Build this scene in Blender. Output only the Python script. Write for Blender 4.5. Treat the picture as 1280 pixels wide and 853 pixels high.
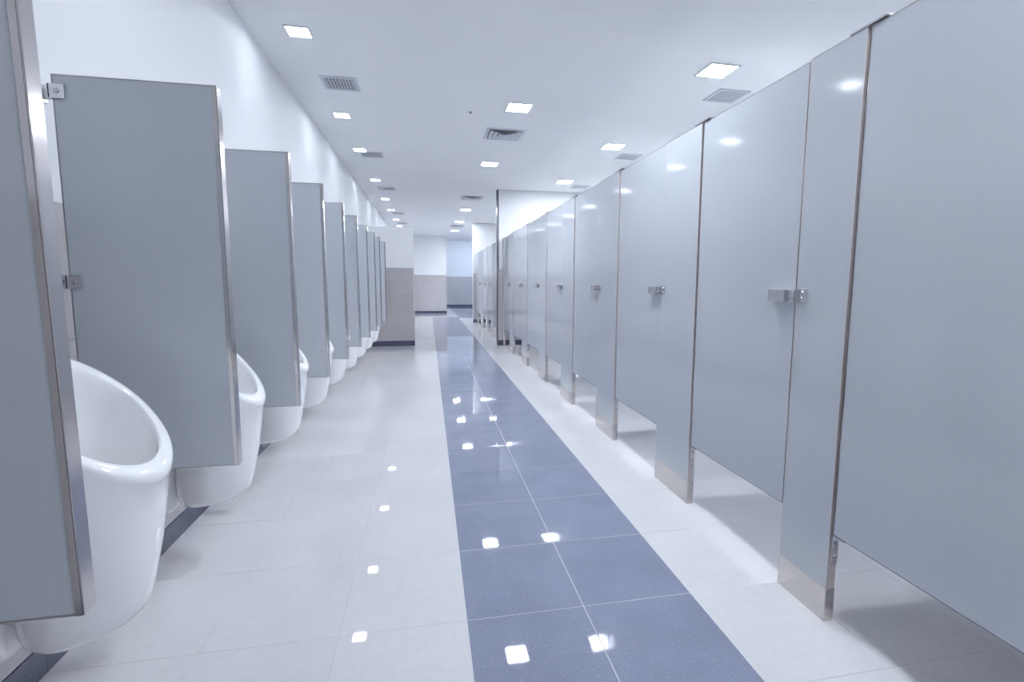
import bpy, bmesh, math, random
from mathutils import Vector, Matrix
random.seed(4)
for o in list(bpy.data.objects): bpy.data.objects.remove(o)
SC = bpy.context.scene
COL = SC.collection
PI = math.pi

# ------------------------------------------------------------------ camera
W, H, F = 1280.0, 853.0, 629.36
YAW, PITCH, ROLL = 0.19703, 0.11136, 0.00586
cam_d = bpy.data.cameras.new('camera'); cam = bpy.data.objects.new('camera', cam_d); COL.objects.link(cam)
fw = Vector((math.sin(YAW)*math.cos(PITCH), math.cos(YAW)*math.cos(PITCH), -math.sin(PITCH)))
rt = Vector((math.cos(YAW), -math.sin(YAW), 0)); up = rt.cross(fw)
r2 = rt*math.cos(ROLL) + up*math.sin(ROLL); u2 = up*math.cos(ROLL) - rt*math.sin(ROLL)
cam.matrix_world = Matrix(((r2.x, u2.x, -fw.x, 0), (r2.y, u2.y, -fw.y, 0), (r2.z, u2.z, -fw.z, 1.0776), (0, 0, 0, 1)))
cam_d.sensor_width = 36; cam_d.lens = F/W*36
cam_d.shift_x = -21.37/W; cam_d.shift_y = -3.27/W
cam_d.clip_start = .02
SC.camera = cam

# ------------------------------------------------------------------ world, exposure
wd = bpy.data.worlds.new('world'); SC.world = wd; wd.use_nodes = True
wd.node_tree.nodes['Background'].inputs[0].default_value = (.75, .85, 1, 1)
wd.node_tree.nodes['Background'].inputs[1].default_value = .3
vs = SC.view_settings
vs.view_transform = 'Standard'; vs.look = 'None'; vs.gamma = 1; vs.use_curve_mapping = False
vs.exposure = 1.75
SC.cycles.blur_glossy = .15
LAMP_E = 62.0                       # emission of the ceiling lamps
LAMP_COL = (.865, .922, 1.0)

# ------------------------------------------------------------------ dimensions (metres)
CEIL = 2.603
XW = -1.058                         # left wall
XR = 2.78                           # right wall behind the stalls
XS = 1.226                          # front of the stalls
TX, TY = .389, .4243                # floor tile pitch
SX0 = .104                          # left edge of the blue stripe
SX2 = SX0 + 2*TX
RY0 = 1.509                         # a row joint
TILE_TOP = 1.301
Y_FRONT, Y_END, Y_OPEN, Y_BACK = -3.15, 17.403, 19.36, 22.08
W1, W2, WH = 8.504, 13.36, 8.641

# ------------------------------------------------------------------ materials
def mat(name, col, rough=.5, metal=0., spec=.5, emit=None, estr=0., noise=None, bump=None, coat=0., island=0.):
    m = bpy.data.materials.new(name); m.use_nodes = True
    nt = m.node_tree; b = nt.nodes['Principled BSDF']; L = nt.links
    b.inputs['Base Color'].default_value = (*col, 1); b.inputs['Roughness'].default_value = rough
    b.inputs['Metallic'].default_value = metal; b.inputs['Specular IOR Level'].default_value = spec
    b.inputs['Coat Weight'].default_value = coat; b.inputs['Coat Roughness'].default_value = .04
    if emit: b.inputs['Emission Color'].default_value = (*emit, 1); b.inputs['Emission Strength'].default_value = estr
    geo = nt.nodes.new('ShaderNodeNewGeometry')
    last = None
    if noise:                       # list of (scale, detail, lo, hi, color factor lo, hi) multiplied over the colour
        for sc, det, lo, hi, f0, f1 in noise:
            n = nt.nodes.new('ShaderNodeTexNoise'); n.inputs['Scale'].default_value = sc; n.inputs['Detail'].default_value = det
            L.new(geo.outputs['Position'], n.inputs['Vector'])
            r = nt.nodes.new('ShaderNodeMapRange'); r.inputs[1].default_value = lo; r.inputs[2].default_value = hi
            r.inputs[3].default_value = f0; r.inputs[4].default_value = f1
            L.new(n.outputs['Fac'], r.inputs[0])
            mx = nt.nodes.new('ShaderNodeMix'); mx.data_type = 'RGBA'; mx.blend_type = 'MULTIPLY'; mx.inputs[0].default_value = 1
            if last: L.new(last, mx.inputs[6])
            else: mx.inputs[6].default_value = (*col, 1)
            L.new(r.outputs[0], mx.inputs[7]); last = mx.outputs[2]
    if island:                      # small shade difference from piece to piece
        oi = nt.nodes.new('ShaderNodeObjectInfo')
        r = nt.nodes.new('ShaderNodeMapRange'); r.inputs[3].default_value = 1-island; r.inputs[4].default_value = 1+island
        L.new(oi.outputs['Random'], r.inputs[0])
        mx = nt.nodes.new('ShaderNodeMix'); mx.data_type = 'RGBA'; mx.blend_type = 'MULTIPLY'; mx.inputs[0].default_value = 1
        if last: L.new(last, mx.inputs[6])
        else: mx.inputs[6].default_value = (*col, 1)
        L.new(r.outputs[0], mx.inputs[7]); last = mx.outputs[2]
    if last: L.new(last, b.inputs['Base Color'])
    if bump:
        sc, st, dist = bump[:3]
        n = nt.nodes.new('ShaderNodeTexNoise'); n.inputs['Scale'].default_value = sc; n.inputs['Detail'].default_value = 3
        if len(bump) > 3:
            mp = nt.nodes.new('ShaderNodeMapping'); mp.inputs['Scale'].default_value = bump[3]
            L.new(geo.outputs['Position'], mp.inputs['Vector']); L.new(mp.outputs[0], n.inputs['Vector'])
        else: L.new(geo.outputs['Position'], n.inputs['Vector'])
        bp = nt.nodes.new('ShaderNodeBump'); bp.inputs['Strength'].default_value = st; bp.inputs['Distance'].default_value = dist
        L.new(n.outputs['Fac'], bp.inputs['Height']); L.new(bp.outputs[0], b.inputs['Normal'])
    return m

M = {}
M['paint'] = mat('white_wall_paint', (.79, .80, .825), .55, noise=[(2.2, 2, .3, .7, .985, 1.01)], bump=(180, .06, .002))
M['ceil'] = mat('ceiling_paint', (.90, .91, .92), .7, noise=[(1.1, 2, .3, .7, .985, 1.01)])
M['floor_light'] = mat('polished_pale_tile', (.715, .705, .73), .025, spec=.5, noise=[(1.7, 4, .3, .7, .96, 1.03), (38, 3, .35, .65, .98, 1.02)], island=.006, bump=(14, .004, .002))
M['floor_blue'] = mat('polished_blue_granite', (.255, .28, .38), .025, spec=.6, noise=[(5, 3, .3, .7, .93, 1.07), (170, 3, .36, .62, .94, 1.05), (120, 1, .62, .76, 1.0, 1.35)], island=.02, bump=(9, .004, .002))
M['grout_light'] = mat('grey_grout', (.52, .51, .52), .8, noise=[(60, 2, .3, .7, .94, 1.04)])
M['grout_white'] = mat('white_grout', (.66, .67, .70), .8, noise=[(60, 2, .3, .7, .94, 1.04)])
M['wall_tile'] = mat('warm_grey_wall_tile', (.47, .455, .468), .28, spec=.45, noise=[(4, 4, .3, .7, .95, 1.04), (70, 2, .3, .7, .97, 1.03)], island=.02)
M['base_tile'] = mat('dark_slate_tile', (.075, .085, .135), .22, noise=[(6, 3, .3, .7, .88, 1.1), (160, 2, .4, .65, .85, 1.25)], island=.04)
M['lam'] = mat('grey_laminate', (.56, .592, .64), .095, spec=.5, noise=[(1.3, 2, .3, .7, .985, 1.012), (300, 1, .35, .65, .985, 1.015)])
M['steel'] = mat('brushed_steel', (.60, .57, .57), .13, 1., bump=(60, .03, .001, (40, 40, .6)))
M['steel_h'] = mat('brushed_steel_shoe', (.62, .59, .57), .26, 1., bump=(60, .08, .001, (.6, .6, 40)))
M['steel_e'] = mat('satin_steel_edge', (.64, .58, .57), .42, .45, noise=[(80, 1, .3, .7, .97, 1.03)])
M['chrome'] = mat('satin_chrome', (.70, .70, .72), .18, 1., bump=(90, .05, .001))
M['screw'] = mat('screw_steel', (.55, .54, .55), .25, 1., noise=[(200, 1, .3, .7, .9, 1.1)])
M['guard'] = mat('dark_steel_guard', (.16, .17, .20), .35, .9, noise=[(9, 2, .3, .7, .93, 1.06)])
M['porcelain'] = mat('white_vitreous_china', (.90, .905, .92), .05, spec=.55, coat=.4, noise=[(3, 2, .3, .7, .99, 1.01)])
M['lamp'] = mat('lamp_diffuser', (.9, .9, .9), .5, emit=LAMP_COL, estr=LAMP_E)
M['lamp_small'] = mat('small_lamp_diffuser', (.9, .9, .9), .5, emit=LAMP_COL, estr=LAMP_E*.18)
M['lamp_dim'] = mat('dim_lamp_diffuser', (.9, .9, .9), .5, emit=LAMP_COL, estr=LAMP_E*.55)
M['fill_cool'] = mat('cool_lamp_diffuser', (.9, .9, .9), .5, emit=(.62, .77, 1.0), estr=10)  # bluish emission for the fill lights added in the room beyond
M['fixture'] = mat('lamp_frame_white', (.62, .63, .66), .4, noise=[(30, 1, .3, .7, .98, 1.02)])
M['vent'] = mat('vent_enamel', (.66, .68, .72), .45, noise=[(30, 1, .3, .7, .98, 1.02)])
M['vent_dark'] = mat('vent_throat', (.48, .50, .54), .7, noise=[(30, 1, .3, .7, .9, 1.1)])
M['vent_slot'] = mat('vent_slot_dark', (.24, .26, .30), .7, noise=[(30, 1, .3, .7, .9, 1.1)])
M['sensor'] = mat('grey_plastic', (.30, .31, .34), .5, noise=[(60, 1, .3, .7, .96, 1.04)])

# ------------------------------------------------------------------ mesh helpers
class MB:
    def __init__(self): self.bm = bmesh.new()
    def box(self, x0, x1, y0, y1, z0, z1, bev=0., seg=1, mi=0):
        bm = self.bm
        v = [bm.verts.new((x, y, z)) for z in (z0, z1) for y in (y0, y1) for x in (x0, x1)]
        fs = [bm.faces.new([v[i] for i in q]) for q in ((0, 2, 3, 1), (4, 5, 7, 6), (0, 1, 5, 4), (2, 6, 7, 3), (0, 4, 6, 2), (1, 3, 7, 5))]
        for f in fs: f.material_index = mi
        if bev:
            es = set(e for f in fs for e in f.edges)
            r = bmesh.ops.bevel(bm, geom=list(es), offset=bev, segments=seg, affect='EDGES', profile=.6)
            for f in r['faces']: f.material_index = mi
        return self
    def cyl(self, c, axis, r, h, n=12, r2=None):
        r2 = r if r2 is None else r2
        a = Vector(axis).normalized(); t = a.orthogonal().normalized(); b = a.cross(t); c = Vector(c); bm = self.bm
        A = [bm.verts.new(c + (t*math.cos(2*PI*i/n) + b*math.sin(2*PI*i/n))*r) for i in range(n)]
        B = [bm.verts.new(c + a*h + (t*math.cos(2*PI*i/n) + b*math.sin(2*PI*i/n))*r2) for i in range(n)]
        for i in range(n): bm.faces.new((A[i], A[(i+1) % n], B[(i+1) % n], B[i]))
        bm.faces.new(A[::-1]); bm.faces.new(B)
        return self
    def loft(self, rings, cap0=True, cap1=True):
        bm = self.bm; R = [[bm.verts.new(p) for p in r] for r in rings]; n = len(R[0])
        for a, b in zip(R, R[1:]):
            for i in range(n): bm.faces.new((a[i], a[(i+1) % n], b[(i+1) % n], b[i]))
        if cap0: bm.faces.new(R[0][::-1])
        if cap1: bm.faces.new(R[-1])
        return self
    def mesh(self, name, mats, smooth=None):
        bm = self.bm; bmesh.ops.recalc_face_normals(bm, faces=bm.faces)
        me = bpy.data.meshes.new(name); bm.to_mesh(me); bm.free()
        for m in (mats if isinstance(mats, (list, tuple)) else [mats]): me.materials.append(m)
        if smooth is not None:
            me.shade_smooth()
            if smooth: me.set_sharp_from_angle(angle=math.radians(smooth))
        return me
    def build(self, name, mats, parent=None, smooth=None, loc=(0, 0, 0)):
        return link(name, self.mesh(name, mats, smooth), parent, loc)

def link(name, me, parent=None, loc=(0, 0, 0)):
    o = bpy.data.objects.new(name, me); COL.objects.link(o); o.location = loc
    if parent: o.parent = parent
    return o
def thing(name, label, cat, loc, group=None):
    o = bpy.data.objects.new(name, None); COL.objects.link(o); o.location = loc; o.empty_display_size = .1
    o['label'] = label; o['category'] = cat
    if group: o['group'] = group
    return o
def structure(o, label=None, cat=None):
    o['kind'] = 'structure'
    if label: o['label'] = label
    if cat: o['category'] = cat
    return o
def copy_tree(o, parent=None):
    c = o.copy(); COL.objects.link(c)
    if parent: c.parent = parent
    for ch in list(o.children): copy_tree(ch, c)
    return c

NTH = ['nearest', 'second', 'third', 'fourth', 'fifth', 'sixth', 'seventh', 'eighth', 'ninth', 'tenth', 'eleventh', 'twelfth']

# ================================================================== THE SETTING
# floor: a grout bed carrying tiles
def col_x(c): return SX0 + c*TX                 # column c spans col_x(c)..col_x(c+1); columns 0 and 1 are the blue stripe
C0, C1 = -3, 6
def row_y(k): return RY0 + k*TY
K0, K1 = -11, 49
def is_blue(c, k):
    if c in (0, 1) and k < 33: return True
    return c >= 2 and k >= 32
fb = MB()
fb.box(XW-.3, SX0-.004, Y_FRONT-.2, Y_BACK+.3, -.12, -.0008, mi=0)
fb.box(SX0-.004, SX2+.004, Y_FRONT-.2, row_y(33), -.12, -.0007, mi=1)
fb.box(SX0-.004, SX2+.004, row_y(33), Y_BACK+.3, -.12, -.0007, mi=0)
fb.box(SX2+.004, 4.6, Y_FRONT-.2, Y_BACK+.3, -.12, -.0007, mi=0)
floor = structure(fb.build('floor', [M['grout_light'], M['grout_white']]), 'polished pale tiled floor with a dark blue stripe of tiles down the middle', 'floor')
def tile_mesh(nm, w, d, g, m):
    b = MB(); b.box(-w/2+g, w/2-g, -d/2+g, d/2-g, -.010, 0, bev=.0004); return b.mesh(nm, m)
tl = tile_mesh('pale_tile', TX, TY, .0005, M['floor_light']); tb = tile_mesh('blue_tile', TX, TY, .0014, M['floor_blue'])
far_l, far_b = MB(), MB(); cnt = 0
for k in range(K0, K1):
    for c in range(C0, C1+3):
        if c > C1 and k < 43: continue
        x, y = (col_x(c)+col_x(c+1))/2, (row_y(k)+row_y(k+1))/2
        blue = is_blue(c, k)
        if (1.5 > y > .5 or y <= 7.6) and y > .35 and (c <= 4 or y < 3) and c <= 5:
            o = link('blue_floor_tile' if blue else 'floor_tile', tb if blue else tl, floor, (x, y, 0)); cnt += 1
        else:
            g = .0004 if blue else .0007
            (far_b if blue else far_l).box(x-TX/2+g, x+TX/2-g, y-TY/2+g, y+TY/2-g, -.010, 0)
o = far_l.build('floor_tile_field', M['floor_light'], floor); o['kind'] = 'stuff'
o = far_b.build('blue_floor_tile_field', M['floor_blue'], floor); o['kind'] = 'stuff'

# ceiling
cb = MB(); cb.box(XW-.2, XR+.2, Y_FRONT-.2, Y_OPEN, CEIL, CEIL+.15)
ceiling = structure(cb.build('ceiling', M['ceil']), 'smooth white painted ceiling over the whole washroom', 'ceiling')
cb = MB(); cb.box(XW-.2, 4.6, Y_OPEN, Y_BACK+.2, 3.0, 3.1); cb.box(XW-.2, 4.6, Y_OPEN-.1, Y_OPEN-.001, CEIL+.15, 3.05)
structure(cb.build('ceiling', M['ceil']), 'higher white ceiling of the room beyond the far end', 'ceiling')

# walls: painted core, rows of tiles, dark skirting pieces
TH = (TILE_TOP-.088)/3
tile_cache = {}
def tile_wall(wall, axis, a0, a1, p, n, z_from=.088, start=None, pitch=TY, bbname='baseboard_tile', skirt=True, cols=None):
    """tiles on a wall face. axis 'x': run along x at y=p, facing n in y; axis 'y': run along y at x=p, facing n in x"""
    edges = [a0]; s = start if start is not None else a0
    while s < a1-1e-4:
        if s > a0+.02: edges.append(s)
        s += pitch
    edges.append(a1)
    for e0, e1 in zip(edges, edges[1:]):
        for kind, z0, z1, th, m in [('wall_tile', .088+i*TH, .088+(i+1)*TH, .009, M['wall_tile']) for i in range(3)] + ([(bbname, .0, .088, .013, M['base_tile'])] if skirt else []):
            g = .0008; key = (kind, axis, n, round(e1-e0, 4))
            if key not in tile_cache:
                b = MB(); w = (e1-e0)/2-g; h = (z1-z0)/2-g; t0, t1 = (0, th*n) if n > 0 else (th*n, 0)
                if axis == 'x': b.box(-w, w, t0, t1, -h, h, bev=.0007)
                else: b.box(t0, t1, -w, w, -h, h, bev=.0007)
                tile_cache[key] = b.mesh(kind, m)
            c, z = (e0+e1)/2, (z0+z1)/2
            link(kind, tile_cache[key], wall, (c, p, z) if axis == 'x' else (p, c, z))
def wall(name, x0, x1, y0, y1, z1=CEIL, z0=0., label=None):
    b = MB(); b.box(x0, x1, y0, y1, z0, z1)
    return structure(b.build(name, M['paint']), label, 'wall' if label else None)

wl = wall('wall_left', XW-.15, XW, Y_FRONT, Y_OPEN, label='long left wall, grey tile below and white paint above, behind the urinals')
tile_wall(wl, 'y', -.1885, 15.5, XW, 1, start=row_y(-4))
wr = wall('wall_right', XR, XR+.15, Y_FRONT, Y_OPEN, label='right wall closing the back of the stalls, mostly hidden')
tile_wall(wr, 'y', .236, W1, XR, -1, start=row_y(-3))
wall('wall_front', XW, XR, Y_FRONT-.15, Y_FRONT, label='white wall behind the camera')
we = wall('wall_end', XW, .605, Y_END, Y_OPEN, label='full height wall block at the end of the aisle, left of the blue opening')
tile_wall(we, 'x', XW, .605, Y_END, -1, start=.605-4*.4243)
wh = wall('wall_half', XW, -.235, WH, WH+.16, z1=1.966, label='head-high white and grey privacy wall after the last urinal')
tile_wall(wh, 'x', XW, -.235, WH, -1, start=-.235-.8486)
w1 = wall('wall_cross', 1.158, XR, W1, W1+.15, label='full height cross wall with steel edge between the two stall rows')
tile_wall(w1, 'x', 1.158, XR, W1, -1)
w2 = wall('wall_cross', 1.155, XR, W2, W2+.2, label='white cross wall behind the far stall row')
tile_wall(w2, 'x', 1.155, XR, W2, -1)
wb = wall('wall_back', XW-.15, 4.6, Y_BACK, Y_BACK+.15, z1=3.05, label='bluish back wall seen through the opening at the far end')
tile_wall(wb, 'x', .2, 2.8, Y_BACK, -1)
wall('wall_back_side', 4.45, 4.6, Y_OPEN, Y_BACK, z1=3.05, label='side wall of the room beyond the far end')
# steel guard capping the end of the first cross wall
b = MB(); b.box(1.1455, 1.158, W1-.004, W1+.154, 0, CEIL, bev=.0015); b.box(1.158, 1.170, W1-.0045, W1-.0002, .09, CEIL)
tr = structure(b.build('trim_1', M['guard']), 'narrow dark steel guard up the free edge of the cross wall', 'trim')

# ================================================================== CEILING FITTINGS
def lamp_parts(root, s, fr, m):
    b = MB(); h = s/2; g = h+fr
    for x0, x1, y0, y1 in ((-g, g, -g, -h), (-g, g, h, g), (-g, -h, -h, h), (h, g, -h, h)): b.box(x0, x1, y0, y1, -.006, 0)
    b.build('lamp_frame', M['fixture'], root)
    b = MB(); b.box(-h, h, -h, h, -.0035, 0); b.build('diffuser', m, root)
LEFT = [1.9, 3.503, 5.101, 6.354, 8.14, 9.94, 11.432, 13.135, 14.626]
MID = [.2, 2.38, 4.551, 6.735, 11.018, 13.244, 15.513]
RIGHT = [1.56, 3.488, 5.589, 7.646, 9.70, 11.75, 14.6, 16.7]
def lamp_row(xs, ys, s, fr, first, words, group, m='lamp'):
    proto = None
    for i, y in enumerate(ys):
        j = i-first
        if j >= 0: lab = words % NTH[j]
        else: lab = words.replace(', %s of that row', '') + (' just above the camera, out of view' if j == -1 else ' level with the camera, out of view')
        if proto is None:
            o = proto = thing('ceiling_lamp', lab, 'lamp', (xs, y, CEIL), group); lamp_parts(o, s, fr, M[m])
        else: o = copy_tree(proto); o.location = (xs, y, CEIL); o['label'] = lab
    return proto
lamp_row(-.759, LEFT, .128, .008, 1, 'small square ceiling lamp beside the left wall, %s of that row', 'small square lamps along the left wall', 'lamp_small')
lamp_row(.805, MID, .195, .012, 2, 'square ceiling lamp over the middle aisle, %s of that row', 'square lamps over the aisle')
rl = lamp_row(2.068, RIGHT, .205, .014, 1, 'bright square ceiling lamp above the right stalls, %s of that row', 'square lamps above the stalls')
rd = [c for c in rl.children if c.name.startswith('diffuser')][0]; rd.data = rd.data.copy(); rd.data.materials[0] = M['lamp_dim']
for x, y in ((1.6, 20.6), (3.2, 20.6)):  # added fill lights, out of view, to light the room beyond bluish
    o = thing('ceiling_lamp', 'unseen cool fill light added in the room beyond, ' + ('above the opening' if x < 2 else 'farther right'), 'lamp', (x, y, 3.0)); lamp_parts(o, .5, .02, M['fill_cool'])

def grille(root, s, along):
    h = s/2; f = .028
    b = MB()
    for x0, x1, y0, y1 in ((-h, h, -h, -h+f), (-h, h, h-f, h), (-h, -h+f, -h+f, h-f), (h-f, h, -h+f, h-f)): b.box(x0, x1, y0, y1, -.008, 0, bev=.002)
    b.build('vent_frame', M['vent'], root)
    b = MB(); b.box(-h+f, h-f, -h+f, h-f, -.0015, 0); b.build('vent_throat', M['vent_slot'], root)
    n = 9; q = (s-2*f)/n
    sl = MB(); sl.box(-.0042, .0042, -(h-f), h-f, -.0075, -.0016) if along == 'y' else sl.box(-(h-f), h-f, -.0042, .0042, -.0075, -.0016)
    sm = sl.mesh('vent_fin', M['vent'])
    for i in range(n):
        p = -h+f+q*(i+.5)
        link('vent_fin', sm, root, (p, 0, 0) if along == 'y' else (0, p, 0))
    for e in (-.25, .25):
        b = MB(); c = e*(s-2*f)
        b.box(-h+f, h-f, c-.002, c+.002, -.0085, -.0076) if along == 'y' else b.box(c-.002, c+.002, -h+f, h-f, -.0085, -.0076)
        b.build('vent_bar', M['vent'], root)
def vent_row(x, ys, s, along, words, group):
    proto = None
    for i, y in enumerate(ys):
        if proto is None:
            o = proto = thing('ceiling_vent', words % NTH[i], 'vent', (x, y, CEIL), group); grille(o, s, along)
        else: o = copy_tree(proto); o.location = (x, y, CEIL); o['label'] = words % NTH[i]
vent_row(-.645, [4.31, 6.553, 8.824, 11.91, 13.93], .27, 'y', 'finned square ceiling vent near the left wall, %s of that row', 'finned vents near the left wall')
vent_row(2.415, [3.92, 5.975, 7.98], .27, 'x', 'finned square ceiling vent above the right stalls, %s of that row', 'finned vents above the stalls')
def diffuser(root, s):
    for j in range(4):
        o_ = s/2-j*.047; i_ = o_-.037
        b = MB(); bm = b.bm
        zo, zi = (-.003, -.006) if j == 0 else (-.018, -.003)
        A = [bm.verts.new((x*o_, y*o_, zo)) for x, y in ((-1, -1), (1, -1), (1, 1), (-1, 1))]
        B = [bm.verts.new((x*i_, y*i_, zi)) for x, y in ((-1, -1), (1, -1), (1, 1), (-1, 1))]
        A2 = [bm.verts.new(v.co+Vector((0, 0, .0018))) for v in A]; B2 = [bm.verts.new(v.co+Vector((0, 0, .0018))) for v in B]
        for k in range(4):
            l = (k+1) % 4
            bm.faces.new((A[k], A[l], B[l], B[k])); bm.faces.new((A2[k], B2[k], B2[l], A2[l]))
            bm.faces.new((A[k], A2[k], A2[l], A[l])); bm.faces.new((B[k], B[l], B2[l], B2[k]))
        b.build('vent_frame' if j == 0 else 'louvre', M['vent'], root)
    b = MB(); b.box(-.022, .022, -.022, .022, -.016, -.014); b.build('centre_plate', M['vent'], root)
    b = MB(); h = s/2-.01; b.box(-h, h, -h, h, -.0008, 0); b.build('vent_throat', M['vent_dark'], root)
for i, y in enumerate((5.384, 9.433, 14.23)):
    lab = 'four-way louvred ceiling diffuser over the aisle, %s of its row' % NTH[i]
    if i == 0: dp = o = thing('ceiling_diffuser', lab, 'vent', (.80, y, CEIL), 'louvred diffusers over the aisle'); diffuser(o, .41)
    else: o = copy_tree(dp); o.location = (.80, y, CEIL); o['label'] = lab
b = MB(); b.cyl((0, 0, -.004), (0, 0, 1), .017, .004, 14); b.cyl((0, 0, -.016), (0, 0, 1), .006, .012, 10, .012)
o = b.build('ceiling_sensor', M['sensor'], None, 30, (.398, 4.762, CEIL)); o['label'] = 'tiny grey sensor stud on the ceiling before the second aisle lamp'; o['category'] = 'sensor'

# ================================================================== URINALS
def ring(xc, yc, zc, ax, ay, slope, n=40, sq=2.25, curve=0.):
    P = []
    for i in range(n):
        a = 2*PI*i/n; c, s = math.cos(a), math.sin(a)
        x = ax*math.copysign(abs(c)**(2/sq), c); y = ay*math.copysign(abs(s)**(2/sq), s)
        P.append((xc+x, yc+y, zc-slope*x+curve*x*x))
    return P
def urinal_parts(root):
    rx, rz, ra, rb, sl = -.773, .770, .139, .187, 1.08      # rim: centre, height, half length, half width, slope
    spec = [(-.776, .722, .1335, .1835, .95), (-.785, .62, .134, .174, .66), (-.800, .47, .1365, .159, .26), (-.809, .38, .134, .143, .06),
            (-.816, .312, .130, .128, -.04), (-.819, .283, .1265, .122, -.06), (-.822, .262, .119, .114, -.07), (-.826, .248, .106, .102, -.08),
            (-.830, .240, .082, .08, -.06), (-.833, .237, .04, .04, 0)]
    body = [ring(x, 0, z, a, b, s, 48, 2.0) for x, z, a, b, s in spec][::-1]
    def rr(d, dz): return ring(rx, 0, rz+dz, ra-d, rb-d, sl, 48, 1.9)
    rim = [rr(.0015, -.022), rr(0, -.010), rr(.001, -.003), rr(.004, 0), rr(.013, .002), rr(.022, .0015), rr(.026, -.001), rr(.029, -.006)]
    inner = [ring(rx-.001, 0, rz-.024, ra-.032, rb-.031, sl, 48, 1.9), ring(rx-.006, 0, rz-.075, ra-.036, rb-.034, sl*.95, 48, 1.9), ring(rx-.018, 0, .60, .094, .138, .60, 48, 2),
             ring(rx-.028, 0, .50, .088, .110, .3, 48, 2), ring(rx-.036, 0, .42, .068, .082, .1, 48, 2), ring(rx-.04, 0, .39, .032, .036, 0, 48, 2)]
    b = MB(); b.loft(body+rim+inner)
    b.build('bowl', M['porcelain'], root, 0)
    secs = []                                               # the body that hangs it from the wall
    for z, w, x0 in ((.222, .085, -.945), (.24, .100, -.932), (.45, .120, -.930), (.80, .140, -.918), (.900, .142, -.910), (.916, .134, -.918)):
        r = [(x, y, z) for x, y in ((XW+.0095, -w), (x0-.03, -w), (x0-.006, -w+.01), (x0, -w+.03), (x0, w-.03), (x0-.006, w-.01), (x0-.03, w), (XW+.0095, w))]
        secs.append(r)
    b = MB(); b.loft(secs); b.build('wall_hanger', M['porcelain'], root, 40)
    b = MB(); b.cyl((rx-.04, 0, .3895), (0, 0, 1), .026, .004, 16); b.build('drain_strainer', M['chrome'], root, 40)
SCREEN = [.949, 1.681, 2.449, 3.178, 3.914, 4.635, 5.379, 6.108, 6.736, 7.521]
for i in range(9):
    yc = (SCREEN[i]+.033+SCREEN[i+1])/2-.006
    lab = 'white wall-hung porcelain urinal on the left wall, %s in the row' % NTH[i]
    if i == 0:
        up_ = o = thing('urinal', lab, 'urinal', (0, yc, 0), 'wall-hung white urinals'); urinal_parts(o)
    else: o = copy_tree(up_); o.location = (0, yc, 0); o['label'] = lab

# ================================================================== URINAL SCREENS
PZ0, PZ1, PX0, PX1, PT = .498, 1.640, -1.006, -.594, .033
def screen_parts(root):
    b = MB(); b.box(PX0, PX1-.004, .002, PT-.002, PZ0+.003, PZ1-.003, bev=.001); b.build('panel', M['lam'], root)
    b = MB()                                       # steel channel wrapped over the free edge
    b.box(PX1-.003, PX1, 0, PT, PZ0, PZ1, bev=.0008); b.box(PX1-.014, PX1-.003, 0, .0016, PZ0, PZ1); b.box(PX1-.014, PX1-.003, PT-.0016, PT, PZ0, PZ1)
    b.build('edge_channel', M['steel'], root)
    b = MB(); b.box(PX0, PX1-.014, .0005, PT-.0005, PZ1-.003, PZ1, bev=.0006); b.build('top_edge', M['steel'], root)
    b = MB(); b.box(PX0, PX1-.014, .0005, PT-.0005, PZ0, PZ0+.003, bev=.0006); b.build('bottom_edge', M['steel'], root)
    b = MB(); b.box(PX0-.002, PX0, .0005, PT-.0005, PZ0, PZ1); b.build('rear_edge', M['steel'], root)
    for z, wx in ((1.593, XW), (1.070, XW+.0095), (.585, XW+.0095)):
        b = MB(); h = .0195
        b.box(PX0-.010, PX0+.030, -.005, -.0001, z-h, z+h, bev=.001)          # ear on the near face
        b.box(PX0-.010, PX0+.030, PT+.0001, PT+.005, z-h, z+h, bev=.001)
        b.box(PX0-.010, PX0-.006, -.005, PT+.005, z-h, z+h)                    # back of the U
        b.box(wx, PX0-.010, .012, .017, z-h, z+h)                              # stem
        b.box(wx+.0002, wx+.004, -.026, PT+.026, z-h, z+h, bev=.001)           # wall plate
        k = b.build('bracket', M['chrome'], root)
        for c, ax in (((PX0+.012, -.005, z), (0, -1, 0)), ((wx+.004, -.015, z), (1, 0, 0))):
            b = MB(); b.cyl(c, ax, .0075, .0035, 12, .005); b.build('screw', M['screw'], k, 30)
for i, y in enumerate(SCREEN):
    lab = 'grey urinal privacy screen with steel edge on the left wall, %s in the row' % NTH[i]
    if i == 0:
        sp = o = thing('urinal_screen', lab, 'partition', (0, y, 0), 'grey screens between the urinals'); screen_parts(o)
    else: o = copy_tree(sp); o.location = (0, y, 0); o['label'] = lab
sp.rotation_euler.y = -.009; sp.location = (.0045, SCREEN[0], .0053)      # the nearest one leans a little to the wall

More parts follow.
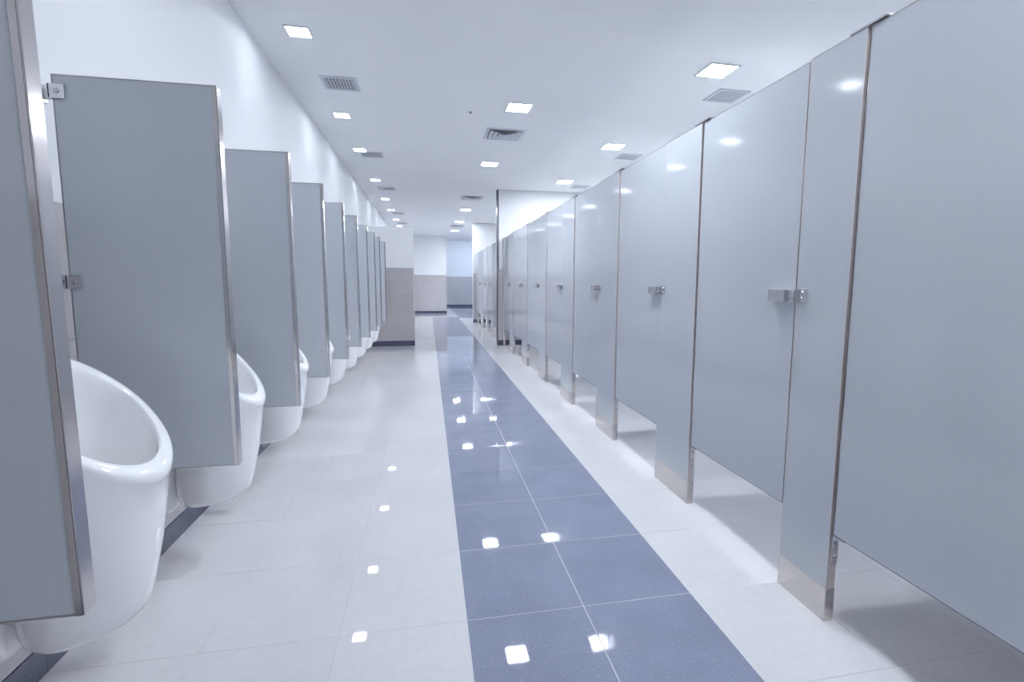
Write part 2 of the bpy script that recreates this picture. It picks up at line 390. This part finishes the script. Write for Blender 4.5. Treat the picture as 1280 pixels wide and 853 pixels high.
# ================================================================== STALLS
ZT, ZD, PTH, SHOE = 1.799, .296, .031, .111
def pilaster(y0, y1, label, group, hinge=True, keeper=True, loc_x=XS):
    r = thing('stall_pilaster', label, 'pilaster', (loc_x, y0, 0), group); w = y1-y0
    b = MB(); b.box(.0003, PTH-.0003, .0022, w-.0022, .02, ZT-.003); b.build('panel', M['lam'], r)
    b = MB(); b.box(0, PTH, 0, .0022, SHOE-.01, ZT); b.build('edge_strip', M['steel_e'], r)
    b = MB(); b.box(0, PTH, w-.0022, w, SHOE-.01, ZT); b.build('edge_strip', M['steel_e'], r)
    b = MB(); b.box(0, PTH, .0022, w-.0022, ZT-.003, ZT); b.build('top_strip', M['steel'], r)
    b = MB(); b.box(-.0016, PTH+.0016, -.0016, w+.0016, .0002, SHOE, bev=.0008); b.build('shoe', M['steel_h'], r)
    if hinge:                                      # the door hangs on the near edge
        b = MB(); b.box(.006, .030, -.0055, -.0018, ZD-.100, ZD-.006, bev=.0012); b.box(.006, .030, -.050, -.0018, ZD-.0066, ZD-.0030, bev=.0008)
        k = b.build('hinge_bracket', M['chrome'], r)
        for z in (ZD-.03, ZD-.075):
            b = MB(); b.cyl((.018, -.0055, z), (0, -1, 0), .0062, .003, 12, .0046); b.build('screw', M['screw'], k, 30)
        b = MB(); b.box(-.003, .030, -.058, .062, ZT+.0005, ZT+.0065, bev=.0008); b.box(.010, .024, .004, .05, ZT+.0065, ZT+.010, bev=.001)
        b.build('top_hinge', M['chrome'], r)
    if keeper:                                     # the next door latches on the far edge
        b = MB(); b.box(-.004, -.0001, w-.050, w-.006, 1.017, 1.060, bev=.0008); b.box(-.020, -.0001, w-.009, w-.005, 1.017, 1.060, bev=.0008)
        k = b.build('keeper', M['chrome'], r)
        for z in (1.0275, 1.0495):
            b = MB(); b.cyl((-.004, w-.030, z), (-1, 0, 0), .006, .0035, 12, .0042); b.build('screw', M['screw'], k, 30)
    return r
def door(y0, y1, label, group, latch=True):
    r = thing('stall_door', label, 'door', (XS+.005, y0, 0), group); w = y1-y0; g = .0085
    b = MB(); b.box(0, .029, g+.002, w-g-.002, ZD+.002, ZT-.005, bev=.0008); b.build('panel', M['lam'], r)
    b = MB()
    b.box(-.0003, .0293, g, g+.002, ZD, ZT-.003); b.box(-.0003, .0293, w-g-.002, w-g, ZD, ZT-.003)
    b.box(-.0003, .0293, g+.002, w-g-.002, ZD, ZD+.002); b.box(-.0003, .0293, g+.002, w-g-.002, ZT-.005, ZT-.003)
    b.build('edge_strip', M['steel'], r)
    if latch:                                      # on the near side of the door
        b = MB(); b.box(-.024, -.0004, .036, .122, 1.016, 1.058, bev=.0022, seg=2); k = b.build('latch', M['chrome'], r)
        b = MB(); b.box(-.0135, -.0004, .004, .035, 1.013, 1.056, bev=.0012); b.build('latch_bolt', M['chrome'], k)
        b = MB(); b.cyl((-.0135, .020, 1.028), (-1, 0, 0), .005, .003, 12, .0036); b.build('screw', M['screw'], k, 30)
    return r
def partition(y, label, group, x1=XR-.012):
    r = thing('stall_partition', label, 'partition', (XS+PTH+.004, y, 0), group); L_ = x1-(XS+PTH+.004)
    b = MB(); b.box(.002, L_, -.0125, .0125, ZD+.002, ZT-.006); b.build('panel', M['lam'], r)
    b = MB(); b.box(0, .002, -.013, .013, ZD, ZT-.004); b.box(.002, L_, -.013, .013, ZD, ZD+.002); b.box(.002, L_, -.013, .013, ZT-.006, ZT-.004); b.build('edge_strip', M['steel'], r)
    for z in (ZD+.12, ZT-.15):
        b = MB(); b.box(-.0035, .035, -.0165, -.0131, z-.02, z+.02); b.box(-.0035, .035, .0131, .0165, z-.02, z+.02); b.box(-.0036, -.0005, -.03, .03, z-.02, z+.02); b.build('bracket', M['chrome'], r)
PIL = [(.285, .640), (1.291, 1.507), (2.169, 2.527), (3.181, 3.550), (4.208, 4.592), (5.240, 5.604), (6.284, 6.645), (7.344, 7.705), (8.360, 8.490)]
G1, G2, G3 = 'pilasters of the near stall row', 'doors of the near stall row', 'partitions between the near stalls'
for i, (a, b_) in enumerate(PIL):
    if i == 0: lab = 'grey stall pilaster just outside the right of the photo'
    elif i == 1: lab = 'narrow grey stall pilaster with steel shoe, nearest of the right row'
    elif i == 8: lab = 'narrow last grey pilaster of the near stall row, against the cross wall'
    else: lab = 'grey stall pilaster with steel shoe, %s of the near right row' % NTH[i-1]
    pilaster(a, b_, lab, G1, hinge=i > 0, keeper=i < 8)
for i in range(8):
    lab = ('large grey stall door cut off by the right edge of the photo' if i == 0 else
           'grey stall door with chrome latch, %s complete door of the near right row' % NTH[i-1])
    door(PIL[i][1], PIL[i+1][0], lab, G2)
for i in range(1, 8):
    partition(PIL[i][0]+.045 if i == 1 else (PIL[i][0]+PIL[i][1])/2, 'grey partition running back from the %s pilaster of the near stall row' % NTH[i-1], G3)
PIL2 = [(8.662, 8.82), (9.70, 10.05), (10.70, 11.05), (11.73, 12.08), (12.78, 13.345)]
G1, G2, G3 = 'pilasters of the far stall row', 'doors of the far stall row', 'partitions between the far stalls'
for i, (a, b_) in enumerate(PIL2):
    pilaster(a, b_, 'grey stall pilaster beyond the cross wall, %s of the far row' % NTH[i], G1, hinge=i > 0, keeper=i < 4)
for i in range(4):
    door(PIL2[i][1], PIL2[i+1][0], 'grey stall door beyond the cross wall, %s of the far row' % NTH[i], G2)
for i in range(1, 4):
    partition((PIL2[i][0]+PIL2[i][1])/2, 'grey partition running back from the %s pilaster of the far stall row' % NTH[i], G3)
